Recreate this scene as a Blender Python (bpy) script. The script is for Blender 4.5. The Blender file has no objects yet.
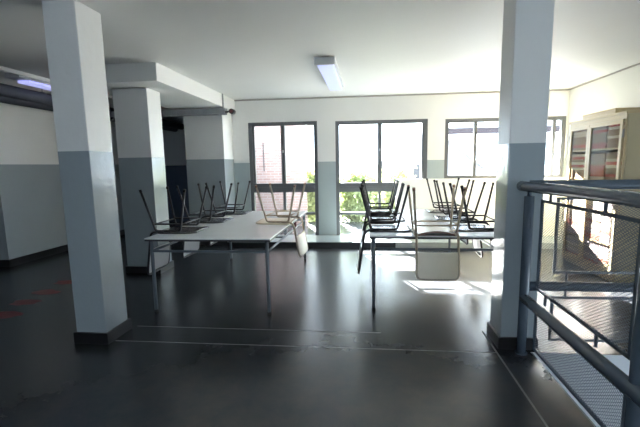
import bpy, bmesh, math, random
from mathutils import Vector, Matrix

random.seed(7)
SC = bpy.context.scene
COL = SC.collection

# ------------------------------------------------------------------ camera
YAW, PITCH, ROLL = 0.102, 0.137, -0.015
FPX = 393.3
cy, sy, cp, sp = math.cos(YAW), math.sin(YAW), math.cos(PITCH), math.sin(PITCH)
fwd = Vector((-sy*cp, cy*cp, -sp))
rt0 = Vector((cy, sy, 0))
up0 = rt0.cross(fwd)
rt = math.cos(ROLL)*rt0 + math.sin(ROLL)*up0
up = -math.sin(ROLL)*rt0 + math.cos(ROLL)*up0
cam_data = bpy.data.cameras.new('camera')
cam_data.sensor_width = 36.0
cam_data.lens = FPX/640*36.0
cam_data.clip_start = 0.02
cam_data.shift_x = -0.0143
cam_data.shift_y = 0.00914
cam = bpy.data.objects.new('camera', cam_data)
COL.objects.link(cam)
cam.matrix_world = Matrix(((rt.x, up.x, -fwd.x, 0), (rt.y, up.y, -fwd.y, 0),
                           (rt.z, up.z, -fwd.z, 1.42), (0, 0, 0, 1)))
SC.camera = cam

# ------------------------------------------------------------------ world, sun, exposure
world = bpy.data.worlds.new('sky')
SC.world = world
world.use_nodes = True
wn = world.node_tree
bg = wn.nodes['Background']
bg.inputs[0].default_value = (0.73, 0.865, 1.0, 1)
bg.inputs[1].default_value = 7.5

sun_data = bpy.data.lights.new('sun', 'SUN')
sun_data.energy = 165.0
sun_data.angle = math.radians(0.5)
sun_data.color = (1.0, 0.985, 0.96)
sun = bpy.data.objects.new('sun', sun_data)
COL.objects.link(sun)
sun.rotation_euler = Vector((0.36, -1.0, -0.42)).to_track_quat('-Z', 'Y').to_euler()

SC.view_settings.view_transform = 'Standard'
SC.view_settings.look = 'None'
SC.view_settings.gamma = 1
SC.view_settings.use_curve_mapping = False
SC.view_settings.exposure = 0.7
SC.cycles.max_bounces = 10
SC.cycles.diffuse_bounces = 6
SC.cycles.glossy_bounces = 5
SC.cycles.transparent_max_bounces = 16
SC.cycles.sample_clamp_indirect = 12
SC.cycles.caustics_reflective = False

# ------------------------------------------------------------------ materials
def new_mat(name):
    m = bpy.data.materials.new(name)
    m.use_nodes = True
    return m, m.node_tree, m.node_tree.nodes['Principled BSDF']

def simple(name, col, rough=0.5, metal=0.0, spec=0.5, noise=0.0, nscale=8.0, bump=0.0, bscale=60.0):
    m, nt, b = new_mat(name)
    b.inputs['Base Color'].default_value = (*col, 1)
    b.inputs['Roughness'].default_value = rough
    b.inputs['Metallic'].default_value = metal
    b.inputs['Specular IOR Level'].default_value = spec
    tc = nt.nodes.new('ShaderNodeTexCoord')
    if noise:
        n = nt.nodes.new('ShaderNodeTexNoise')
        n.inputs['Scale'].default_value = nscale
        n.inputs['Detail'].default_value = 5
        nt.links.new(tc.outputs['Object'], n.inputs['Vector'])
        mx = nt.nodes.new('ShaderNodeMix'); mx.data_type = 'RGBA'
        mx.inputs[6].default_value = (*[c*(1-noise) for c in col], 1)
        mx.inputs[7].default_value = (*[min(1, c*(1+noise)) for c in col], 1)
        nt.links.new(n.outputs['Fac'], mx.inputs[0])
        nt.links.new(mx.outputs[2], b.inputs['Base Color'])
    if bump:
        n2 = nt.nodes.new('ShaderNodeTexNoise')
        n2.inputs['Scale'].default_value = bscale
        nt.links.new(tc.outputs['Object'], n2.inputs['Vector'])
        bp = nt.nodes.new('ShaderNodeBump')
        bp.inputs['Strength'].default_value = bump
        bp.inputs['Distance'].default_value = 0.01
        nt.links.new(n2.outputs['Fac'], bp.inputs['Height'])
        nt.links.new(bp.outputs['Normal'], b.inputs['Normal'])
    return m

def two_tone(name, z, low, high, rlow=0.28, rhigh=0.55):
    """painted plaster: enamel dado below height z, matte paint above"""
    m, nt, b = new_mat(name)
    g = nt.nodes.new('ShaderNodeNewGeometry')
    s = nt.nodes.new('ShaderNodeSeparateXYZ')
    nt.links.new(g.outputs['Position'], s.inputs[0])
    n = nt.nodes.new('ShaderNodeTexNoise'); n.inputs['Scale'].default_value = 1.7; n.inputs['Detail'].default_value = 6
    nt.links.new(g.outputs['Position'], n.inputs['Vector'])
    gt = nt.nodes.new('ShaderNodeMath'); gt.operation = 'GREATER_THAN'; gt.inputs[1].default_value = z
    nt.links.new(s.outputs['Z'], gt.inputs[0])
    mx = nt.nodes.new('ShaderNodeMix'); mx.data_type = 'RGBA'
    mx.inputs[6].default_value = (*low, 1); mx.inputs[7].default_value = (*high, 1)
    nt.links.new(gt.outputs[0], mx.inputs[0])
    dirt = nt.nodes.new('ShaderNodeMix'); dirt.data_type = 'RGBA'; dirt.blend_type = 'MULTIPLY'
    dirt.inputs[0].default_value = 1.0
    rmp = nt.nodes.new('ShaderNodeMapRange')
    rmp.inputs[3].default_value = 0.93; rmp.inputs[4].default_value = 1.05
    nt.links.new(n.outputs['Fac'], rmp.inputs[0])
    nt.links.new(mx.outputs[2], dirt.inputs[6]); nt.links.new(rmp.outputs[0], dirt.inputs[7])
    nt.links.new(dirt.outputs[2], b.inputs['Base Color'])
    r = nt.nodes.new('ShaderNodeMapRange')
    r.inputs[3].default_value = rlow; r.inputs[4].default_value = rhigh
    nt.links.new(gt.outputs[0], r.inputs[0]); nt.links.new(r.outputs[0], b.inputs['Roughness'])
    n2 = nt.nodes.new('ShaderNodeTexNoise'); n2.inputs['Scale'].default_value = 14.0; n2.inputs['Detail'].default_value = 3
    nt.links.new(g.outputs['Position'], n2.inputs['Vector'])
    bp = nt.nodes.new('ShaderNodeBump'); bp.inputs['Strength'].default_value = 0.25; bp.inputs['Distance'].default_value = 0.01
    nt.links.new(n2.outputs['Fac'], bp.inputs['Height']); nt.links.new(bp.outputs['Normal'], b.inputs['Normal'])
    return m

def glass_mat(name, tint=(0.96, 0.97, 0.97), refl=0.025, rough=0.02):
    m = bpy.data.materials.new(name); m.use_nodes = True
    nt = m.node_tree; nt.nodes.clear()
    out = nt.nodes.new('ShaderNodeOutputMaterial')
    t = nt.nodes.new('ShaderNodeBsdfTransparent'); t.inputs[0].default_value = (*tint, 1)
    g = nt.nodes.new('ShaderNodeBsdfGlossy'); g.inputs['Roughness'].default_value = rough
    mx = nt.nodes.new('ShaderNodeMixShader'); mx.inputs[0].default_value = refl
    nt.links.new(t.outputs[0], mx.inputs[1]); nt.links.new(g.outputs[0], mx.inputs[2])
    nt.links.new(mx.outputs[0], out.inputs[0])
    return m

def emit_mat(name, col, s):
    m, nt, b = new_mat(name)
    b.inputs['Base Color'].default_value = (*col, 1)
    b.inputs['Emission Color'].default_value = (*col, 1)
    b.inputs['Emission Strength'].default_value = s
    return m

def floor_mat():
    m, nt, b = new_mat('polished_concrete')
    g = nt.nodes.new('ShaderNodeNewGeometry')
    n = nt.nodes.new('ShaderNodeTexNoise'); n.inputs['Scale'].default_value = 2.2; n.inputs['Detail'].default_value = 7; n.inputs['Roughness'].default_value = 0.7
    nt.links.new(g.outputs['Position'], n.inputs['Vector'])
    cr = nt.nodes.new('ShaderNodeValToRGB')
    cr.color_ramp.elements[0].position = 0.25; cr.color_ramp.elements[0].color = (0.024, 0.031, 0.042, 1)
    cr.color_ramp.elements[1].position = 0.8; cr.color_ramp.elements[1].color = (0.054, 0.053, 0.052, 1)
    nt.links.new(n.outputs['Fac'], cr.inputs[0]); nt.links.new(cr.outputs[0], b.inputs['Base Color'])
    b.inputs['Roughness'].default_value = 0.27
    b.inputs['Specular IOR Level'].default_value = 0.5
    return m

def brick_mat():
    m, nt, b = new_mat('brick')
    g = nt.nodes.new('ShaderNodeTexCoord')
    mp = nt.nodes.new('ShaderNodeMapping'); mp.inputs['Rotation'].default_value = (math.radians(90), 0, 0)
    br = nt.nodes.new('ShaderNodeTexBrick')
    br.inputs['Scale'].default_value = 1.0
    br.inputs['Brick Width'].default_value = 0.19; br.inputs['Row Height'].default_value = 0.06
    br.inputs['Mortar Size'].default_value = 0.008
    br.inputs['Color1'].default_value = (0.34, 0.22, 0.205, 1)
    br.inputs['Color2'].default_value = (0.40, 0.285, 0.27, 1)
    br.inputs['Mortar'].default_value = (0.42, 0.37, 0.355, 1)
    nt.links.new(g.outputs['Object'], mp.inputs[0]); nt.links.new(mp.outputs[0], br.inputs['Vector'])
    nt.links.new(br.outputs['Color'], b.inputs['Base Color'])
    b.inputs['Roughness'].default_value = 0.9
    return m

WHITE = (0.80, 0.80, 0.78)
DADO = (0.325, 0.37, 0.39)
M = dict(
    wall=two_tone('painted_wall', 1.50, DADO, WHITE),
    wall_back=two_tone('painted_back_wall', 1.485, (0.36, 0.42, 0.43), WHITE),
    pillar=two_tone('painted_pillar', 1.555, DADO, WHITE, 0.15, 0.4),
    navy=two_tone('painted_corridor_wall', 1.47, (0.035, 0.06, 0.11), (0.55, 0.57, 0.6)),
    white=simple('white_plaster', (0.80, 0.80, 0.77), 0.6, noise=0.03, nscale=2.0, bump=0.08, bscale=30),
    ceil=simple('ceiling_paint', (0.80, 0.80, 0.78), 0.6, noise=0.03, nscale=1.5),
    dark_ceil=simple('dark_recess_ceiling', (0.06, 0.06, 0.065), 0.8, noise=0.1),  # near-black base colour for the higher ceiling at left
    floor=floor_mat(),
    black=simple('black_skirting', (0.012, 0.012, 0.014), 0.3),
    joint=simple('joint_filler', (0.20, 0.20, 0.20), 0.5, noise=0.3, nscale=20),
    frame=simple('grey_window_frame', (0.12, 0.125, 0.13), 0.4, noise=0.08),
    glass=glass_mat('window_glass'),
    cab_glass=glass_mat('cabinet_glass', (0.88, 0.86, 0.82), 0.012, 0.12),
    top=simple('white_laminate', (0.84, 0.85, 0.85), 0.25, noise=0.04, nscale=5),
    edge=simple('dark_edge_band', (0.05, 0.05, 0.055), 0.5),
    tube=simple('grey_steel_tube', (0.10, 0.125, 0.15), 0.35, 0.0, noise=0.1),
    dark_tube=simple('black_steel_tube', (0.014, 0.013, 0.018), 0.35),
    cap=simple('black_rubber', (0.008, 0.008, 0.008), 0.6),
    lam=simple('grey_laminate', (0.50, 0.51, 0.51), 0.3, noise=0.05),
    dark_seat=simple('shaded_seat_laminate', (0.10, 0.10, 0.105), 0.22, noise=0.1),  # laminate darkened to carry the shade on upturned seat undersides
    beige_tube=simple('beige_steel_tube', (0.44, 0.36, 0.26), 0.4, noise=0.06),
    beige=simple('beige_laminate', (0.78, 0.69, 0.52), 0.35, noise=0.05),
    red_wood=simple('reddish_plywood', (0.30, 0.17, 0.12), 0.45, noise=0.1),
    red=simple('red_paint', (0.16, 0.02, 0.025), 0.5, noise=0.35, nscale=14),
    red_plastic=simple('dark_red_plastic', (0.12, 0.02, 0.02), 0.5),
    rail=simple('slate_blue_enamel', (0.095, 0.125, 0.16), 0.22, noise=0.08),
    mesh=simple('slate_blue_mesh', (0.13, 0.145, 0.18), 0.4),
    cream=simple('cream_enamel', (0.58, 0.47, 0.28), 0.4, noise=0.05),
    cream_d=simple('cream_side_panel', (0.55, 0.48, 0.31), 0.45, noise=0.05),
    metal=simple('dull_metal', (0.35, 0.33, 0.30), 0.4, 0.8),
    duct=simple('dark_duct', (0.075, 0.08, 0.095), 0.7, 0.0, 0.2, noise=0.2),
    tray=simple('galvanised_tray', (0.36, 0.37, 0.39), 0.6, 0.0, 0.3, noise=0.2),
    housing=simple('grey_lamp_housing', (0.55, 0.56, 0.56), 0.5),
    lamp=emit_mat('lamp_diffuser', (0.50, 0.56, 0.92), 0.38),
    lamp_on=emit_mat('lamp_diffuser_lit', (0.50, 0.52, 1.0), 0.5),
    brown=simple('brown_conduit', (0.42, 0.39, 0.37), 0.5),
    brick=brick_mat(),
    ground=simple('pale_paving', (0.38, 0.38, 0.38), 0.9, noise=0.1, nscale=2),
    pale=simple('pale_render', (0.24, 0.24, 0.24), 0.9, noise=0.04),
    roof=simple('grey_roof', (0.20, 0.195, 0.195), 0.9, noise=0.1),
    dkpane=simple('dark_pane', (0.03, 0.03, 0.035), 0.2),
    purple=simple('dark_steel_beam', (0.02, 0.015, 0.02), 0.8),
    concrete=simple('concrete_slab', (0.35, 0.35, 0.34), 0.9, noise=0.1),
    bark=simple('bark', (0.08, 0.06, 0.045), 0.9, noise=0.2),
    stair_wall=simple('stairwell_paint', (0.62, 0.65, 0.68), 0.5, noise=0.04),
)
def leaf_mat(name, c):
    m, nt, b = new_mat(name)
    b.inputs['Base Color'].default_value = (*c, 1); b.inputs['Roughness'].default_value = 0.6
    tr = nt.nodes.new('ShaderNodeBsdfTranslucent'); tr.inputs[0].default_value = (c[0]*1.3, c[1]*1.3, c[2], 1)
    mx = nt.nodes.new('ShaderNodeMixShader'); mx.inputs[0].default_value = 0.4
    out = nt.nodes['Material Output']
    nt.links.new(b.outputs[0], mx.inputs[1]); nt.links.new(tr.outputs[0], mx.inputs[2]); nt.links.new(mx.outputs[0], out.inputs[0])
    return m
M['leaf'] = leaf_mat('leaf', (0.26, 0.31, 0.16))
M['leaf2'] = leaf_mat('leaf_light', (0.33, 0.37, 0.21))
PAPER = [simple('paper_%s' % n, c, 0.8, noise=0.08) for n, c in
         (('white', (0.75, 0.72, 0.68)), ('cream', (0.62, 0.56, 0.45)), ('red', (0.45, 0.12, 0.10)),
          ('brown', (0.30, 0.22, 0.16)), ('lilac', (0.50, 0.45, 0.55)))]

# ------------------------------------------------------------------ builders
class MB:
    def __init__(s): s.v = []; s.f = []
    def add(s, vs, fs):
        o = len(s.v); s.v += [tuple(v) for v in vs]; s.f += [tuple(i+o for i in f) for f in fs]; return s
    def box(s, x0, x1, y0, y1, z0, z1):
        return s.add([(x0, y0, z0), (x1, y0, z0), (x1, y1, z0), (x0, y1, z0), (x0, y0, z1), (x1, y0, z1), (x1, y1, z1), (x0, y1, z1)],
                     [(3, 2, 1, 0), (4, 5, 6, 7), (0, 1, 5, 4), (1, 2, 6, 5), (2, 3, 7, 6), (3, 0, 4, 7)])
    def tube(s, pts, r, n=10, cap=True):
        P = [Vector(pts[0])]
        for q in pts[1:]:                      # split long runs into short rings
            a, b = P[-1], Vector(q); k = max(1, int((b-a).length/0.22)) if not isinstance(r, (list, tuple)) and n >= 8 else 1
            P += [a.lerp(b, i/k) for i in range(1, k+1)]
        T = []
        for i in range(len(P)):
            a = P[max(0, i-1)]; b = P[min(len(P)-1, i+1)]
            T.append((b-a).normalized())
        ref = Vector((0, 0, 1)) if abs(T[0].z) < 0.9 else Vector((1, 0, 0))
        u = T[0].cross(ref).normalized()
        vs = []
        for i, p in enumerate(P):
            u = (u - T[i]*u.dot(T[i])).normalized()
            w = T[i].cross(u)
            rr = r[i] if isinstance(r, (list, tuple)) else r
            for k in range(n):
                a = 2*math.pi*k/n
                vs.append(p + rr*(math.cos(a)*u + math.sin(a)*w))
        fs = []
        for i in range(len(P)-1):
            for k in range(n):
                fs.append((i*n+k, i*n+(k+1) % n, (i+1)*n+(k+1) % n, (i+1)*n+k))
        if cap:
            fs.append(tuple(reversed(range(n)))); fs.append(tuple((len(P)-1)*n+k for k in range(n)))
        return s.add(vs, fs)
    def build(s, name, mat, parent=None, smooth=False, bevel=0.0, loc=None):
        me = bpy.data.meshes.new(name)
        me.from_pydata(s.v, [], s.f)
        bm = bmesh.new(); bm.from_mesh(me)
        bmesh.ops.recalc_face_normals(bm, faces=bm.faces)
        if bevel:
            bmesh.ops.bevel(bm, geom=[e for e in bm.edges], offset=bevel, segments=2, affect='EDGES', profile=0.6, clamp_overlap=True)
        bm.to_mesh(me); bm.free()
        if smooth:
            for p in me.polygons: p.use_smooth = len(p.vertices) == 4
        me.materials.append(mat)
        o = bpy.data.objects.new(name, me); COL.objects.link(o)
        if loc: o.location = loc
        if parent: o.parent = parent
        return o

def arc(c, r, a0, a1, ax0, ax1, n=6):
    """points on an arc in the plane of unit vectors ax0, ax1"""
    c, ax0, ax1 = Vector(c), Vector(ax0), Vector(ax1)
    return [c + r*(math.cos(a0+(a1-a0)*i/n)*ax0 + math.sin(a0+(a1-a0)*i/n)*ax1) for i in range(n+1)]

def fillet(pts, r, n=5):
    """round the inner corners of a polyline"""
    P = [Vector(p) for p in pts]; out = [P[0]]
    for i in range(1, len(P)-1):
        a, b, c = P[i-1], P[i], P[i+1]
        d0 = (a-b); d1 = (c-b); q = min(r, d0.length*0.45, d1.length*0.45)
        p0 = b + d0.normalized()*q; p1 = b + d1.normalized()*q
        for k in range(n+1):
            t = k/n
            out.append((1-t)**2*p0 + 2*t*(1-t)*b + t*t*p1)
    out.append(P[-1]); return out

def thing(name, label, cat, loc=(0, 0, 0), rz=0.0, group=None):
    o = bpy.data.objects.new(name, None); COL.objects.link(o)
    o.empty_display_size = 0.1
    o.location = loc; o.rotation_euler = (0, 0, rz)
    return tag(o, label, cat, group)
def tag(o, label, cat, group=None):
    o['label'] = label; o['category'] = cat
    if group: o['group'] = group
    return o
def struct(o, label=None):
    o['kind'] = 'structure'
    if label: o['label'] = label
    return o
def sgroup(name, label, loc=(0, 0, 0)):
    o = bpy.data.objects.new(name, None); COL.objects.link(o); o.location = loc
    return struct(o, label)
def copy_tree(o, parent=None):
    c = o.copy(); COL.objects.link(c)
    if parent: c.parent = parent
    for ch in list(o.children): copy_tree(ch, c)
    return c

# ------------------------------------------------------------------ the setting
H = 2.645         # ceiling height
YB = 7.324        # inner face of the window wall
XR = 3.41         # inner face of the right wall
XL = -5.28        # inner face of the left wall
SX0, SX1, SY0, SY1 = 1.21, XR, -0.6, 2.94   # stair opening

fl = MB()
def slab(x0, x1, y0, y1): fl.box(x0, x1, y0, y1, -0.25, 0)
slab(-9, SX0, -4, 9.8); slab(SX0, XR+0.2, SY1, YB+0.2); slab(SX0, XR+0.2, -4, SY0)
struct(fl.build('floor', M['floor']), 'dark polished concrete floor')
st = MB()
st.box(SX0-0.12, SX0, SY0, SY1, -2.7, -0.25); st.box(SX0, XR, SY1, SY1+0.12, -2.7, -0.25)
st.box(SX0, XR, SY0-0.12, SY0, -2.7, -0.25); st.box(SX0-0.12, XR+0.1, SY0-0.12, SY1+0.12, -2.8, -2.7)
st.box(XR, XR+0.12, SY0, SY1, -2.7, -0.25)
struct(MB().box(SX0+0.0005, XR-0.001, SY1-0.012, SY1-0.0005, -0.26, -0.001).build('trim_6', M['stair_wall']), 'painted edge of the floor slab under the far railing')
struct(MB().box(SX0+0.0005, SX0+0.012, SY0+0.001, SY1-0.013, -0.26, -0.001).build('trim_7', M['rail']), 'slate edge of the floor slab under the near railing')
struct(st.build('wall_stairwell', M['stair_wall']), 'pale grey walls inside the stair opening')

# window wall with openings
W = [(-2.249, -0.948, 0.05, 2.225), (-0.613, 1.047, 0.05, 2.213), (1.35, 3.39, 1.15, 2.20)]
wb = MB(); t = 0.20
xs = -2.55
for (x0, x1, z0, z1) in W:
    wb.box(xs, x0, YB, YB+t, 0, H)
    if z0 > 0: wb.box(x0, x1, YB, YB+t, 0, z0)
    wb.box(x0, x1, YB, YB+t, z1, H)
    xs = x1
wb.box(xs, XR+0.2, YB, YB+t, 0, H)
struct(wb.build('wall_back', M['wall_back']), 'white and grey-green wall holding the windows')
lw = MB().box(0.49, XR-0.001, YB-0.03, YB-0.001, 0.101, 1.15)
struct(lw.build('wall_parapet', M['white'], bevel=0.004), 'white panelled half-height wall under the right window')
struct(MB().box(XR, XR+0.2, -4, YB+0.2, 0, H).build('wall_right', M['white']), 'white wall behind the cabinet')
lwl = MB(); lwl.box(XL-0.2, XL, 5.16, 9.8, 0, 2.95); lwl.box(-9, XL-0.2, 5.16, 5.36, 0, 2.95)
struct(lwl.build('wall_left', M['wall']), 'grey and white wall at far left with a corner')
struct(MB().box(-9.2, -9, -4, 5.36, 0, 2.95).build('wall_left_outer', M['wall']))
cw = MB(); cw.box(XL-0.2, -3.1, 9.8, 10, 0, 2.95); cw.box(-3.27, -3.1, YB+t, 9.8, 0, 2.95)
struct(cw.build('wall_corridor', M['navy']), 'dim corridor end wall with navy dado')
struct(MB().box(-4.35, XR+0.2, -4, YB+0.2, H, H+0.32).build('ceiling', M['ceil']), 'white painted ceiling')
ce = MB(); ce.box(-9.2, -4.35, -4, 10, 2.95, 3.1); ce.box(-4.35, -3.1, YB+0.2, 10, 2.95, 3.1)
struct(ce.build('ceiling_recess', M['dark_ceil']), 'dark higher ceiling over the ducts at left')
struct(MB().box(-4.38, -4.35, -4, YB+0.2, 2.60, 2.67).build('trim_1', M['white']), 'white ceiling edge strip at left')
fw_ = MB(); fw_.box(-9, XR+0.2, -4.2, -4, 0, 1.15); fw_.box(-9, XR+0.2, -4.2, -4, 2.2, 2.95)
for a, c in ((-9, -1.6), (0.1, 0.5), (2.2, XR+0.2)): fw_.box(a, c, -4.2, -4, 1.15, 2.2)  # unseen openings, placed and sized to set the fill light
struct(fw_.build('wall_front', M['wall']), 'wall behind the viewer with two openings added for fill light')
# dropped beam
struct(MB().box(-3.45, -2.48, 4.58, YB-0.002, 2.432, H-0.001).build('beam', M['ceil'], bevel=0.006), 'white dropped ceiling beam over the far pillars')

def pillar(x0, x1, y0, y1, h, label, skirt=True):
    p = struct(MB().box(x0, x1, y0, y1, 0, h).build('pillar', M['pillar'], bevel=0.008), label)
    if skirt:
        e = 0.018
        MB().box(x0-e, x1+e, y0-e, y1+e, 0.0, 0.095).build('skirting', M['black'], p, bevel=0.003)
    return p
pillar(-2.390, -2.128, 2.85, 3.138, H-0.001, 'grey and white pillar nearest on the left')
pillar(-3.283, -2.818, 4.93, 5.265, 2.431, 'grey and white pillar under the beam, second from left')
pillar(-3.27, -2.555, 6.85, YB+t, 2.431, 'wide grey and white pillar beside the first window')
pillar(1.003, 1.258, 2.985, 3.255, H-0.001, 'tall grey and white pillar beside the stair railing')

b = MB(); b.box(-2.515, 0.449, 6.655, 6.665, 0.0, 0.09)
struct(b.build('baseboard_back', M['black']))
b = MB(); b.box(XL, XL+0.02, 5.14, 9.8, 0, 0.11); b.box(-9, XL+0.02, 5.14, 5.16, 0, 0.11)
struct(b.build('baseboard_left', M['black']))
b = MB(); b.box(XR-0.015, XR, SY1+0.1, 6.5, 0, 0.08)
struct(b.build('baseboard_right', M['black']))

struct(MB().box(-2.515, XR-0.001, 6.665, YB-0.001, 0, 0.10).build('trim_5', M['wall_back'], bevel=0.003), 'low white kerb along the window wall')
# floor joints
def strip(name, x0, x1, y0, y1, lab): struct(MB().box(x0, x1, y0, y1, 0.0, 0.0012).build(name, M['joint']), lab)
strip('trim_2', -2.10, 0.95, 2.905, 2.913, 'thin pale joint line in the floor, nearer one')
strip('trim_3', -2.09, 0.10, 3.205, 3.212, 'thin pale joint line in the floor, farther one')
strip('trim_4', 0.952, 0.965, 0.2, 3.3, 'pale joint line in the floor along the railing')

# windows
def window(n, x0, x1, z0, z1, full, label):
    w = sgroup('window_%d' % n, label, ((x0+x1)/2, YB, z0))
    w_, h_ = x1-x0, z1-z0
    X0, X1 = -w_/2, w_/2
    y0, y1 = 0.01, 0.09
    f = 0.066
    m = MB(); m.box(X0, X0+f, y0, y1, 0, h_); m.box(X1-f, X1, y0, y1, 0, h_)
    m.box(X0+f, X1-f, y0, y1, 0, f*0.75); m.box(X0+f, X1-f, y0, y1, h_-f, h_)
    m.build('window_frame', M['frame'], w, bevel=0.003)
    if full:
        zt0, zt1 = 0.92-z0, 1.09-z0
        m = MB(); m.box(X0+f, X1-f, y0, y1, zt0, zt1); m.box(X0+f, X1-f, y0-0.012, y0, zt0+0.06, zt0+0.10)
        m.build('transom', M['frame'], w, bevel=0.003)
        xm = 0.0 if n == 1 else -0.02
        MB().box(xm-0.04, xm+0.04, y0+0.005, y1-0.02, zt1, h_-f).build('mullion', M['frame'], w, bevel=0.003)
        MB().box(xm-0.027, xm+0.027, y0+0.01, y1-0.02, f*0.75, zt0).build('mullion', M['frame'], w, bevel=0.003)
        zb = 0.515-z0
        MB().box(X0+f, X1-f, y0+0.012, y1-0.022, zb-0.024, zb+0.024).build('glazing_bar', M['frame'], w, bevel=0.003)
        if n == 1:
            MB().box(X0+f, X0+f+0.045, y0+0.01, y1-0.02, zt1, h_-f).build('sash_stile', M['frame'], w, bevel=0.003)
        else:
            MB().box(X1-f-0.03, X1-f, y0+0.01, y1-0.02, zt1, h_-f).build('sash_stile', M['frame'], w, bevel=0.003)
        MB().box(xm-0.012, xm+0.012, y0-0.012, y0+0.006, 1.66-z0, 1.71-z0).build('latch', M['housing'], w, bevel=0.003)
        rects = [(X0+f, xm, zt1, h_-f), (xm, X1-f, zt1, h_-f), (X0+f, xm, f*0.7, zb), (xm, X1-f, f*0.7, zb), (X0+f, xm, zb, zt0), (xm, X1-f, zb, zt0)]
    else:
        bars = [0.26, 0.5, 0.75, 0.91]
        rects = []; px = X0+f
        for q in bars:
            xm = X0 + q*w_
            MB().box(xm-0.028, xm+0.028, y0+0.005, y1-0.02, f*0.75, h_-f).build('mullion', M['frame'], w, bevel=0.003)
            rects.append((px, xm, f*0.7, h_-f)); px = xm
        rects.append((px, X1-f, f*0.7, h_-f))
    for (a, c, d, e) in rects:
        MB().box(a, c, 0.045, 0.049, d, e).build('pane', M['glass'], w)
window(1, *W[0], True, 'tall grey-framed window at left facing the brick wall')
window(2, *W[1], True, 'tall grey-framed window in the middle of the back wall')
window(3, *W[2], False, 'wide grey-framed window above the white half wall')

# ------------------------------------------------------------------ outdoors
struct(MB().box(-25, 40, YB+0.2, 60, -0.6, -0.3).build('ground_outside', M['ground']))
def prism(m, poly, z0, z1):
    n = len(poly)
    return m.add([(x, y, z0) for x, y in poly]+[(x, y, z1) for x, y in poly],
                 [tuple(reversed(range(n))), tuple(range(n, 2*n))]+[(k, (k+1) % n, n+(k+1) % n, n+k) for k in range(n)])
br = thing('brick_building', 'pinkish brick building close outside the left window', 'building', (-1.44, 9.1, -0.3))
prism(MB(), [(-2.4, 0), (0, 0), (-0.9, 2.5), (-2.4, 2.5)], 0, 7.0).build('wall', M['brick'], br)
MB().tube([(-1.0, -0.02, 2.25), (-1.0, -0.02, 1.6)], 0.010, 6).build('cable', M['edge'], br)
prism(MB(), [(-2.45, -0.05), (0.05, -0.05), (-0.85, 2.55), (-2.45, 2.55)], 7.0, 7.15).build('coping', M['concrete'], br)
can = thing('canopy', 'unseen concrete slab added outside to cut the sun at the middle and right windows', 'canopy', (0.0, YB+0.2, 2.42))
prism(MB(), [(-0.66, 0), (1.08, 0), (0.19, 2.45), (-1.54, 2.45)], 0, 0.14).build('slab', M['concrete'], can)  # unseen slab added, its sides cut along the sun direction to block high rays
MB().box(1.085, 4.4, 0, 0.96, 0, 0.14).build('slab', M['concrete'], can)  # second unseen slab, added to keep sun off the upper cabinet
prism(MB(), [(-1.54, 2.45), (0.19, 2.45), (0.18, 2.49), (-1.55, 2.49)], -0.02, 0.16).build('fascia', M['concrete'], can)

hb = thing('house', 'pale house with a sloping roof seen through the middle window', 'house', (6.5, 30, -0.3))
hp = [(-6.2, 1.3), (-2.2, 4.45), (1.8, 1.3)]
m = MB(); m.v = [(x, y, z) for y in (0, 7) for x, z in [(-6.2, 0), (1.8, 0), (1.8, 1.3), (-2.2, 4.45), (-6.2, 1.3)]]
m.f = [(0, 1, 2, 3, 4), (9, 8, 7, 6, 5)]+[(k, (k+1) % 5, 5+(k+1) % 5, 5+k) for k in range(5)]
m.build('wall', M['pale'], hb)
for (a, c) in ((hp[0], hp[1]), (hp[1], hp[2])):
    m = MB()
    m.add([(a[0], -0.3, a[1]), (c[0], -0.3, c[1]), (c[0], 7.3, c[1]), (a[0], 7.3, a[1]), (a[0], -0.3, a[1]+0.14), (c[0], -0.3, c[1]+0.14), (c[0], 7.3, c[1]+0.14), (a[0], 7.3, a[1]+0.14)],
          [(0, 1, 2, 3), (7, 6, 5, 4), (0, 4, 5, 1), (1, 5, 6, 2), (2, 6, 7, 3), (3, 7, 4, 0)])
    m.build('roof', M['roof'], hb)
f_ = MB().box(-3.45, -2.7, -0.06, 0.02, 0.5, 1.75).build('window', M['pale'], hb)
MB().box(-3.38, -2.77, -0.08, -0.05, 0.58, 1.67).build('pane', M['dkpane'], f_)

cp_ = thing('steel_beam', 'dark horizontal steel beam on posts seen through the right window', 'beam', (4.4, 14.0, -0.3))
MB().box(-2.6, 2.8, -0.1, 0.1, 2.70, 2.90).build('crossbeam', M['purple'], cp_)
for x in (0.35, 2.7): MB().tube([(x, 0, 0), (x, 0, 2.74)], 0.045, 8).build('post', M['purple'], cp_)

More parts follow.
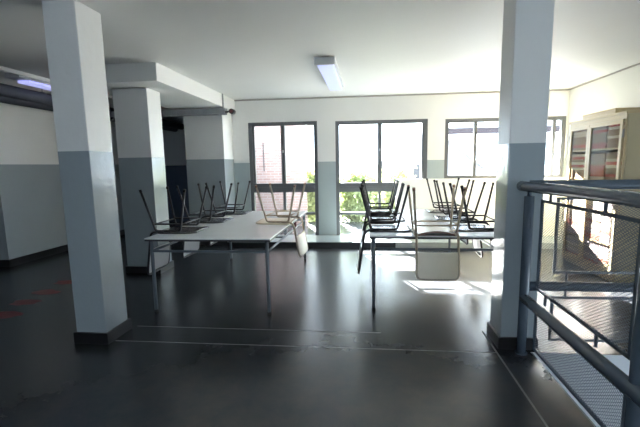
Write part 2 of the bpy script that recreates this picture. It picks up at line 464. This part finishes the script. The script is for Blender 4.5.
def tree(x, y, h, r, mat, label, n=900, zc=0.62):
    t_ = thing('tree', label, 'tree', (x, y, -0.3), random.uniform(0, 6), 'trees outside the windows')
    tr = MB(); tr.tube([(0, 0, 0), (0.03, 0.02, h*0.4), (0.0, 0.04, h*0.75)], [0.07, 0.05, 0.02], 8)
    for k in range(5):
        a = k*1.3; tr.tube([(0.02, 0.02, h*(0.3+0.07*k)), (math.cos(a)*r*0.5, math.sin(a)*r*0.5, h*(0.5+0.07*k))], [0.025, 0.008], 6)
    tr.build('trunk', M['bark'], t_)
    c = MB()
    blobs = [(random.gauss(0, r*0.38), random.gauss(0, r*0.38), h*zc + random.uniform(-0.3, 0.3)*h*0.75, r*random.uniform(0.3, 0.5)) for _ in range(14)]
    for i in range(n):
        bx, by, bz, R_ = random.choice(blobs)
        d = Vector((random.gauss(0, 1), random.gauss(0, 1), random.gauss(0, 1))).normalized()*R_*random.uniform(0.7, 1.05)
        p = Vector((bx, by, bz))+d
        if p.z < 0.05: continue
        u = Vector((random.gauss(0, 1), random.gauss(0, 1), random.gauss(0, 1))).normalized(); w = u.orthogonal().normalized()
        s = random.uniform(0.05, 0.10)
        c.add([p-u*s, p+w*s*0.5, p+u*s, p-w*s*0.5], [(0, 1, 2, 3)])
    c.build('foliage', mat, t_)
tree(1.0, 13.6, 2.05, 0.7, M['leaf2'], 'rounded green tree outside the upper right pane of the middle window')
def bush(x, y, h, r, mat, label, n=2600):
    t_ = thing('bush', label, 'bush', (x, y, -0.3), random.uniform(0, 6), 'bushes outside the windows')
    m = MB()
    for k in range(6):
        a = k*1.05; m.tube([(0, 0, 0), (math.cos(a)*r*0.3, math.sin(a)*r*0.3, h*0.4), (math.cos(a)*r*0.5, math.sin(a)*r*0.5, h*0.75)], [0.02, 0.014, 0.006], 6)
    m.build('stems', M['bark'], t_)
    c = MB()
    for i in range(n):
        d = Vector((random.gauss(0, 1), random.gauss(0, 1), random.gauss(0, 1))).normalized()*random.uniform(0.45, 1.0)
        lump = 1+0.16*math.sin(5*d.x+x*7)*math.cos(4*d.y+3*d.z)
        p = Vector((d.x*r*lump, d.y*r*lump, h*0.5+d.z*h*0.5*lump))
        if p.z < 0.03: continue
        u = Vector((random.gauss(0, 1), random.gauss(0, 1), random.gauss(0, 1))).normalized(); w = u.orthogonal().normalized()
        s = random.uniform(0.045, 0.085)
        c.add([p-u*s, p+w*s*0.5, p+u*s, p-w*s*0.5], [(0, 1, 2, 3)])
    c.build('foliage', mat, t_)
bush(-1.60, 10.9, 1.68, 0.36, M['leaf2'], 'green bush outside between the brick building and the middle window')
bush(-0.32, 10.2, 1.68, 0.44, M['leaf'], 'green bush outside the lower left panes of the middle window')
bush(0.72, 10.4, 1.68, 0.42, M['leaf2'], 'light green bush outside the lower right panes of the middle window')

for x, lab in ((-1.08, 'bush in the back row outside, leftmost behind the middle window'), (0.12, 'bush in the back row outside, behind the centre bar of the middle window')):
    bush(x, 11.8, 1.5, 0.42, M['leaf2'], lab, 2200)

# ------------------------------------------------------------------ tables
def table(loc, w, l, label):
    t_ = thing('dining_table', label, 'table', loc, 0, None)
    h = 0.75
    MB().box(0, w, 0, l, h-0.012, h).build('tabletop', M['top'], t_, bevel=0.003)
    MB().box(0.002, w-0.002, 0.002, l-0.002, h-0.03, h-0.0125).build('edge_band', M['edge'], t_)
    q = 0.045; r = 0.017
    cs = [(q, q), (w-q, q), (w-q, l-q), (q, l-q)]
    for (x, y) in cs:
        lg = MB().tube([(x, y, 0.02), (x, y, h-0.03)], r, 12).build('leg', M['tube'], t_, smooth=True)
        MB().tube([(x, y, 0.0), (x, y, 0.025)], r*1.12, 12).build('foot_cap', M['cap'], lg)
    z = 0.615
    for (a, c) in ((0, 1), (1, 2), (2, 3), (3, 0)):
        MB().tube([(*cs[a], z), (*cs[c], z)], 0.012, 10).build('rail', M['tube'], t_, smooth=True)
    for y in (l*0.36, l*0.7):
        MB().tube([(q, y, z), (w-q, y, z)], 0.010, 8).build('rail', M['tube'], t_, smooth=True)
    return t_
T1 = (-2.15, 3.52, 0); T2 = (0.0, 3.69, 0); TW, TL = 1.235, 2.25
ta = table(T1, TW, TL, 'long white-topped table at left, nearer the striped pillars')
MB().box(TW-0.07, TW-0.03, TL*0.66, TL*0.66+0.035, 0.63, 0.715).build('bracket', M['red_plastic'], ta)
table(T2, TW, TL, 'long white-topped table at right, crowded with upturned chairs on three sides')

# ------------------------------------------------------------------ chairs (upside down on the tables)
# local frame: origin on the tabletop under the rear legs, +x towards the hanging backrest, z up
def seat_mesh(x0, x1, hw, dish, th):
    m = MB(); nx, ny = 12, 14
    top, bot = [], []
    for i in range(nx+1):
        for j in range(ny+1):
            u, v = i/nx, j/ny*2-1
            # rounded corners
            x = x0 + (x1-x0)*u
            k = max(0, abs(u*2-1)-0.6)/0.4
            y = v*hw*(1-0.16*k**2.5)
            z = dish*(1-v*v)*(0.4+0.6*u) + 0.012*max(0, 0.25-u)*4*0.4
            bot.append((x, y, z)); top.append((x, y, z+th))
    m.v = bot + top; N = len(bot); idx = lambda i, j: i*(ny+1)+j
    for i in range(nx):
        for j in range(ny):
            m.f.append((idx(i, j), idx(i, j+1), idx(i+1, j+1), idx(i+1, j)))
            m.f.append((N+idx(i, j), N+idx(i+1, j), N+idx(i+1, j+1), N+idx(i, j+1)))
    for i in range(nx):
        m.f.append((idx(i, 0), idx(i+1, 0), N+idx(i+1, 0), N+idx(i, 0)))
        m.f.append((idx(i, ny), N+idx(i, ny), N+idx(i+1, ny), idx(i+1, ny)))
    for j in range(ny):
        m.f.append((idx(0, j), N+idx(0, j), N+idx(0, j+1), idx(0, j+1)))
        m.f.append((idx(nx, j), idx(nx, j+1), N+idx(nx, j+1), N+idx(nx, j)))
    return m

def make_chair(label, group, tm, pm, sm, sw=0.195, fw=0.235, dish=0.012, edge=None, hang=0.43):
    c = thing('school_chair', label, 'chair', (0, 0, 0), 0, group)
    r = 0.0115
    zr = 0.032         # height of the side rails above the table (under the seat)
    st_ = seat_mesh(-0.40, 0.015, 0.20, dish, 0.011).build('seat', sm, c, smooth=True)
    if edge:
        m = MB()
        for i in range(17):
            v = i/8-1; y = v*0.20*0.84; z = dish*(1-v*v)
            for dx, dz in ((0.0155, -0.003), (0.021, -0.003), (0.021, 0.014), (0.0155, 0.014)): m.v.append((dx, y, z+dz+0.003))
        for i in range(16):
            for k in range(4): m.f.append((4*i+k, 4*i+(k+1) % 4, 4*i+4+(k+1) % 4, 4*i+4+k))
        m.f += [(0, 1, 2, 3), (67, 66, 65, 64)]
        e_ = m.build('seat_edge', edge, st_); e_['label'] = 'reddish brown rear edge of the seat'
    for s in (-1, 1):
        m = MB().tube([(-0.24, s*sw, zr), (0.0, s*sw, zr)], r, 10)
        m.build('side_rail', tm, c, smooth=True)
        for (xa, xb) in ((0.0, 0.10), (-0.255, -0.355)):
            inner = -0.06 if xa == 0 else -0.20
            pts = fillet([(inner, s*sw, zr), (xa, s*sw, zr), (xb, s*fw, 0.45)], 0.05)
            lg = MB().tube(pts, r, 10).build('leg', tm, c, smooth=True)
            e = Vector(pts[-1]); d = (e-Vector(pts[-2])).normalized()
            MB().tube([e-d*0.02, e+d*0.006], r*1.2, 10).build('foot_cap', M['cap'] if tm is not M['beige_tube'] else M['red_wood'], lg, smooth=True)
    # stretchers a little above the seat
    zs = 0.105; k = (zs-zr)/(0.45-zr)
    xr_, xf_, yy = 0.0+0.10*k, -0.255-0.10*k, sw+(fw-sw)*k
    for s in (-1, 1): MB().tube([(xf_, s*yy, zs), (xr_, s*yy, zs)], 0.009, 8).build('stretcher', tm, c, smooth=True)
    for x in (xr_, xf_): MB().tube([(x, -yy, zs-0.005), (x, yy, zs-0.005)], 0.008, 8).build('stretcher', tm, c, smooth=True)
    # back: two tubes that run out past the edge and hang, joined by a curved panel
    bw = sw+0.004
    pts = [(-0.08, -bw, zr-0.004), (0.055, -bw, zr-0.004), (0.125, -bw, -hang), (0.125, bw, -hang), (0.055, bw, zr-0.004), (-0.08, bw, zr-0.004)]
    P = fillet(pts, 0.06, 6)
    MB().tube(P, r, 10).build('back_frame', tm, c, smooth=True)
    m = MB(); n = 10
    for zt, xo in ((-0.17+(0.43-hang)*0.7, 0.083), (-hang+0.012, 0.122)):
        for i in range(n+1):
            y = -bw+0.008+(2*bw-0.016)*i/n
            bow = 0.018*(1-(y/bw)**2)
            m.v.append((xo-0.006+bow, y, zt)); m.v.append((xo+0.006+bow, y, zt))
    R = 2*(n+1)
    for i in range(n):
        a = 2*i
        m.f += [(a, a+2, R+a+2, R+a), (a+1, R+a+1, R+a+3, a+3), (a, a+1, a+3, a+2), (R+a, R+a+2, R+a+3, R+a+1)]
    m.f += [(0, R, R+1, 1), (2*n, 2*n+1, R+2*n+1, R+2*n)]
    m.build('backrest', pm, c, smooth=False)
    return c

ZT = 0.7505
dark = make_chair('', None, M['dark_tube'], M['lam'], M['dark_seat'], 0.215, 0.275)
first = [True]
def place(proto_, x, y, rz, label, group, flag):
    if flag[0]: c = proto_; flag[0] = False
    else: c = copy_tree(proto_)
    c.location = (x, y, ZT); c.rotation_euler = (0, 0, rz); c['label'] = label; c['group'] = group
    return c
PI = math.pi
# left table, left edge (backs hang to -x)
for y, dx, dr, w_ in ((3.96, 0.0, 0.02, 'nearest of the three'), (4.70, 0.02, -0.03, 'middle of the three'), (5.48, 0.03, 0.02, 'farthest of the three')):
    place(dark, T1[0]-0.005+dx, y, PI+dr, 'black-framed chair upturned on the left table, %s along its left edge' % w_, 'upturned chairs on the left edge of the left table', first)
for y, dx, dr, w_ in ((4.09, 0.02, 0.0, 'nearest of the three'), (4.80, 0.02, 0.02, 'middle of the three'), (5.50, 0.02, -0.02, 'farthest of the three')):
    place(dark, T2[0]+dx, y, PI+dr, 'black-framed chair upturned on the right table, %s along its left edge' % w_, 'upturned chairs on the left edge of the right table', first)
for y, dx, dr, w_ in ((4.14, 0.0, 0.0, 'nearest of the three'), (4.87, -0.03, -0.03, 'middle of the three'), (5.62, -0.03, 0.03, 'farthest of the three')):
    place(dark, T2[0]+TW+dx, y, dr, 'black-framed chair upturned on the right table, %s along its right edge' % w_, 'upturned chairs on the right edge of the right table', first)
bflag = [True]
bei = make_chair('', None, M['beige_tube'], M['beige'], M['beige'], 0.185, 0.225, 0.030, M['red_wood'], 0.385)
bc = place(bei, T1[0]+TW+0.005, 4.62, -0.05, 'beige chair upturned alone on the right edge of the left table', 'beige upturned chairs', bflag)
place(bei, 0.625, T2[1]+0.01, -PI/2+0.01, 'beige chair upturned on the near end of the right table', 'beige upturned chairs', bflag)

bc.scale = (1, 1.18, 1)

# ------------------------------------------------------------------ stair railing
ra = thing('stair_railing', 'slate-blue tubular stair railing with mesh panels beside the right pillar', 'railing', (1.155, 2.92, 0))
# local: rail one runs to -y, rail two runs to +x
zt, zl = 1.25, 0.43
R_ = 0.036
MB().tube([(-0.055, 0.06, zt), (-0.055, -0.05, zt), (0.0, -0.5, zt), (0.012, -1.15, zt), (0.012, -3.4, zt)], R_, 16).build('handrail', M['rail'], ra, smooth=True)
MB().tube([(0.0, 0.07, zt+0.004), (2.2, 0.07, zt+0.004)], R_, 16).build('handrail', M['rail'], ra, smooth=True)
MB().tube([(-0.02, 0.0, zl), (0.0, -3.4, zl)], R_, 16).build('lower_rail', M['rail'], ra, smooth=True)
MB().tube([(0.0, 0.07, 0.50), (2.2, 0.07, 0.50)], R_, 16).build('lower_rail', M['rail'], ra, smooth=True)
def post(x, y, top):
    p = MB().tube([(x, y, 0.0), (x, y, top)], 0.033, 16).build('post', M['rail'], ra, smooth=True)
    MB().tube([(x, y, top), (x, y, zt-0.02)], 0.014, 10).build('stub', M['rail'], p, smooth=True)
    MB().tube([(x, y, 0.0), (x, y, 0.008)], 0.044, 16).build('base_plate', M['rail'], p)
post(-0.02, 0.0, 1.18); post(0.005, -1.20, 1.17); post(0.005, -3.2, 1.17); post(1.30, 0.07, 1.17)
def panel(p0, du, L, z0, z1, a0=0.0):
    """framed mesh panel starting at p0, running along unit vector du for L, from z0 to z1"""
    u = Vector(du); p0 = Vector(p0)
    nrm = Vector((-u.y, u.x, 0))
    def bar(m, s0, s1, za, zb, th=0.008):
        a = p0+u*s0; c = p0+u*s1
        vs = []
        for z in (za, zb):
            for q in (a-nrm*th, c-nrm*th, c+nrm*th, a+nrm*th): vs.append((q.x, q.y, z))
        m.add(vs, [(3, 2, 1, 0), (4, 5, 6, 7), (0, 1, 5, 4), (1, 2, 6, 5), (2, 3, 7, 6), (3, 0, 4, 7)])
    m = MB(); f = 0.018
    bar(m, 0, f, z0, z1); bar(m, L-f, L, z0, z1); bar(m, f, L-f, z0, z0+f); bar(m, f, L-f, z1-f, z1)
    fr = m.build('panel_frame', M['rail'], ra)
    m = MB(); sp_ = 0.021; wr = 0.0017; ht = z1-z0
    k = 0.62            # slope of the diamond wires
    for sgn in (1, -1):
        span = L + ht/k
        n_ = int(span/(sp_*1.35))
        for i in range(n_):
            s = (i+0.5)/n_*span - (ht/k if sgn > 0 else 0)
            # wire: starts at (s, 0) rising with slope k*sgn ; clip to 0..L
            pts = []
            s_a, s_b = s, s+sgn*ht/k
            ta_, tb_ = 0.0, 1.0
            if s_b != s_a:
                for lim in (f*0.5, L-f*0.5):
                    pass
                lo, hi = (f*0.5-s_a)/(s_b-s_a), (L-f*0.5-s_a)/(s_b-s_a)
                lo, hi = min(lo, hi), max(lo, hi)
                ta_, tb_ = max(0, lo), min(1, hi)
            if tb_-ta_ < 0.01: continue
            A = p0+u*(s_a+(s_b-s_a)*ta_)+Vector((0, 0, z0+ht*ta_)); B = p0+u*(s_a+(s_b-s_a)*tb_)+Vector((0, 0, z0+ht*tb_))
            m.tube([A, B], wr, 4, cap=False)
    m.build('mesh_panel', M['mesh'], fr)
    return fr
def link(x, y, z0, z1):
    MB().tube([(x, y, z0), (x, y, z1)], 0.010, 8).build('bracket', M['rail'], ra, smooth=True)
Y0 = -0.09
for (z0, z1) in ((0.52, 1.165), (0.075, 0.36)):
    panel((0.03, Y0, 0), (0, -1, 0), 1.02, z0, z1)
    panel((0.03, -1.28, 0), (0, -1, 0), 1.8, z0, z1)
for (z0, z1) in ((0.60, 1.165), (0.075, 0.425)):
    panel((0.20, 0.07, 0), (1, 0, 0), 1.02, z0, z1)
    panel((1.36, 0.07, 0), (1, 0, 0), 0.80, z0, z1)
for y in (-0.25, -0.85):
    link(0.015, y, 1.165, zt-0.03); link(0.02, y, zl+0.03, 0.525); link(0.02, y, 0.355, zl-0.03)
for x in (0.3, 1.1):
    link(x, 0.07, 1.16, zt-0.03); link(x, 0.07, 0.53, 0.60); link(x, 0.07, 0.42, 0.47)

# ------------------------------------------------------------------ cabinet
CX0, CX1, CY0, CY1, CH = 2.80, 3.39, 4.70, 5.92, 1.93
cb = thing('glazed_cabinet', 'tall cream metal cabinet with two glazed doors against the right wall', 'cabinet', (CX0, CY0, 0))
D, L_ = CX1-CX0, CY1-CY0
m = MB(); m.box(0.02, D, 0, 0.02, 0.04, CH); m.box(0.02, D, L_-0.02, L_, 0.04, CH); m.box(D-0.015, D, 0.02, L_-0.02, 0.04, CH)
m.box(0.02, D-0.015, 0.02, L_-0.02, 0.04, 0.07)
m.build('body', M['cream_d'], cb)
MB().box(-0.015, D, -0.012, L_+0.012, CH, CH+0.03).build('top_panel', M['cream'], cb, bevel=0.004)
MB().box(0.04, D-0.02, 0.03, L_-0.03, 0.0, 0.04).build('plinth', M['cream_d'], cb)
SH = [0.07, 0.44, 0.82, 1.20, 1.57]
for z in SH[1:]: MB().box(0.014, D-0.02, 0.02, L_-0.02, z-0.018, z).build('shelf', M['cream'], cb)
m = MB(); m.box(0.0, 0.012, 0, 0.03, 0.04, CH); m.box(0.0, 0.012, L_-0.03, L_, 0.04, CH); m.box(0, 0.012, 0.03, L_-0.03, CH-0.05, CH); m.box(0, 0.012, 0.03, L_-0.03, 0.04, 0.09)
m.build('front_frame', M['cream'], cb)
for (a, c, hs) in ((0.035, 0.70, 1), (0.705, L_-0.035, -1)):
    z0, z1 = 0.10, CH-0.055; s = 0.045
    m = MB(); m.box(-0.02, 0.0, a, a+s, z0, z1); m.box(-0.02, 0.0, c-s, c, z0, z1); m.box(-0.02, 0, a+s, c-s, z0, z0+s*1.3); m.box(-0.02, 0, a+s, c-s, z1-s, z1)
    d = m.build('door', M['cream'], cb, bevel=0.002)
    MB().box(-0.012, -0.008, a+s, c-s, z0+s, z1-s).build('door_glass', M['cab_glass'], d)
    hy = a if hs > 0 else c
    for hz in (0.35, 1.0, 1.72):
        MB().tube([(-0.012, hy-0.012*hs, hz-0.045), (-0.012, hy-0.012*hs, hz+0.045)], 0.010, 8).build('hinge', M['metal'], d)
    ky = c-0.03 if hs > 0 else a+0.03
    MB().tube([(-0.02, ky, 1.02), (-0.045, ky, 1.02)], 0.012, 10).build('knob', M['metal'], d)
# flat folders and papers piled on the shelves
rnd = random.Random(3)
for zi, z in enumerate(SH):
    for (ya, yb) in ((0.03, 0.37), (0.37, 0.71), (0.71, 1.17)):
        zz = z; n = (9, 9, 9, 9, 8)[zi]
        for k in range(n):
            h = rnd.uniform(0.030, 0.040)
            j = rnd.uniform(-0.012, 0.012)
            pm_ = rnd.choice(PAPER[:1]*2+PAPER[4:]*2+PAPER[:3] if zi < 3 else [PAPER[1], PAPER[3], PAPER[3], PAPER[2], PAPER[3]])
            o = MB().box(0.014+rnd.uniform(0, 0.005), 0.40+rnd.uniform(-0.03, 0.03), ya+0.012+j, yb-0.012+j, zz+0.0005, zz+h).build('paper_bundle', pm_, None, loc=(CX0, CY0, 0))
            lvl = ('bottom', 'second lowest', 'middle', 'second highest', 'top')[zi]
            side = 'in pile nearest the viewer' if ya < 0.1 else ('in centre pile' if ya < 0.5 else 'in pile nearest the window')
            tag(o, '%s paper bundle on the cabinet\'s %s shelf, %s' % (pm_.name.split('_')[1], lvl, side), 'papers', 'papers piled in the cream cabinet')
            zz += h
bx = thing('flat_box', 'long flat cream box lying on top of the glazed cabinet', 'box', (3.0, 5.27, CH+0.031))
MB().box(0, 0.3, 0, 0.75, 0, 0.075).build('box_body', M['cream'], bx, bevel=0.003)
MB().box(-0.004, 0.304, -0.004, 0.754, 0.0755, 0.10).build('lid', M['cream'], bx, bevel=0.003)

# ------------------------------------------------------------------ ceiling things
lf = thing('ceiling_lamp', 'long fluorescent ceiling lamp with bluish diffuser above the tables', 'lamp', (-0.505, 4.68, H))
MB().box(-0.12, 0.12, 0, 1.60, -0.035, -0.0005).build('housing', M['housing'], lf, bevel=0.004)
MB().box(-0.12, 0.12, -0.012, 0.02, -0.085, -0.0005).build('end_cap', M['housing'], lf, bevel=0.004)
MB().box(-0.095, 0.095, 0.021, 1.58, -0.082, -0.0355).build('diffuser', M['lamp'], lf, bevel=0.012)
l2 = thing('ceiling_lamp', 'bluish fluorescent lamp hung beside the ducts at far left', 'lamp', (-4.50, 4.76, 2.56))
MB().box(-0.10, 0.10, 0, 1.05, 0.02, 0.08).build('housing', M['housing'], l2, bevel=0.004)
MB().box(-0.085, 0.085, 0.16, 1.03, -0.015, 0.0195).build('diffuser', M['lamp_on'], l2, bevel=0.01)
for y in (0.25, 0.85): MB().tube([(0, y, 0.08), (0, y, 0.389)], 0.006, 6).build('hanger', M['tray'], l2)
for i, (x, z, r, lab) in enumerate(((-4.72, 2.44, 0.075, 'dark round duct under the left ceiling, nearest the lamp'), (-4.90, 2.40, 0.085, 'thick dark round duct under the left ceiling, lowest of the three'), (-5.12, 2.55, 0.07, 'dark round duct under the left ceiling, beside the wall'))):
    d = thing('duct', lab, 'duct', (x, 0, z), 0, 'ducts under the left ceiling')
    MB().tube([(0, -3.5, 0), (0, 9.78, 0)], r, 14).build('pipe', M['duct'], d, smooth=True)
    for y in (2.0, 3.3, 4.6, 5.9, 7.2, 8.5):
        MB().tube([(0, y, 0), (0, y+0.06, 0)], r*1.12, 14).build('collar', M['tray'], d, smooth=True)
        MB().tube([(0, y+0.03, r), (0, y+0.03, 2.949-z)], 0.006, 6).build('hanger', M['tray'], d)
tr = thing('cable_tray', 'grey perforated cable tray crossing under the beam before the wide pillar', 'tray', (-4.55, 6.70, 2.31))
m = MB(); m.box(0, 2.10, -0.006, 0.0, 0, 0.10); m.box(0, 2.10, 0.10, 0.106, 0, 0.10)
m.build('side_rail', M['tray'], tr)
m = MB()
for k in range(22): m.box(0.03+k*0.094, 0.06+k*0.094, 0.0, 0.10, 0.005, 0.02)
m.build('rungs', M['tray'], tr)
m = MB(); m.tube([(0.0, 0.03, 0.045), (2.16, 0.03, 0.045)], 0.018, 8); m.tube([(0.0, 0.07, 0.04), (2.12, 0.07, 0.04)], 0.016, 8)
m.build('cables', M['edge'], tr)
MB().tube([(2.06, 0.05, 0.10), (2.06, 0.05, 0.105)], 0.012, 8).build('clamp', M['tray'], tr)
cd = MB(); cd.tube(fillet([(-2.465, 6.67, H-0.003), (-2.465, 6.67, 2.38), (-2.42, 6.67, 2.38)], 0.03), 0.014, 8)
tag(cd.build('conduit', M['tray'], smooth=True), 'short grey conduit dropping from the ceiling to the tray end', 'conduit')
jb = thing('junction_box', 'small dark round junction box at the end of the cable tray', 'junction box', (-2.345, 6.78, 2.36))
MB().tube([(0, -0.06, 0), (0, 0.05, 0)], 0.045, 12).build('case', M['edge'], jb, smooth=True)
MB().tube([(0, -0.07, 0), (0, -0.058, 0)], 0.03, 12).build('cover', M['red_plastic'], jb)
cd = MB(); cd.tube(fillet([(-2.50, YB-0.012, H-0.016), (XR-0.014, YB-0.012, H-0.016), (XR-0.014, -3.5, H-0.016)], 0.04), 0.011, 8)
tag(cd.build('conduit', M['brown'], smooth=True), 'thin brown conduit running along the ceiling edge around the room', 'conduit')

# ------------------------------------------------------------------ red paint marks on the floor
for i, (x, y, lab) in enumerate(((-3.62, 3.33, 'nearest of the row'), (-3.74, 3.68, 'second nearest of the row'), (-3.80, 4.02, 'third nearest of the row'), (-3.85, 4.42, 'farthest of the row, by the left pillar'))):
    m = MB(); n = 16; r0 = random.Random(i)
    ring = []
    for k in range(n):
        a = 2*math.pi*k/n; q = r0.uniform(0.75, 1.15)
        ring.append((0.16*q*math.cos(a), 0.10*q*math.sin(a)))
    m.add([(p[0], p[1], 0.0) for p in ring]+[(p[0], p[1], 0.0012) for p in ring],
          [tuple(reversed(range(n))), tuple(range(n, 2*n))]+[(k, (k+1) % n, n+(k+1) % n, n+k) for k in range(n)])
    tag(m.build('floor_marking', M['red'], loc=(x+0.04, y+0.06, 0.0)), 'worn red paint mark on the dark floor, ' + lab, 'floor marking', 'red paint marks on the floor')
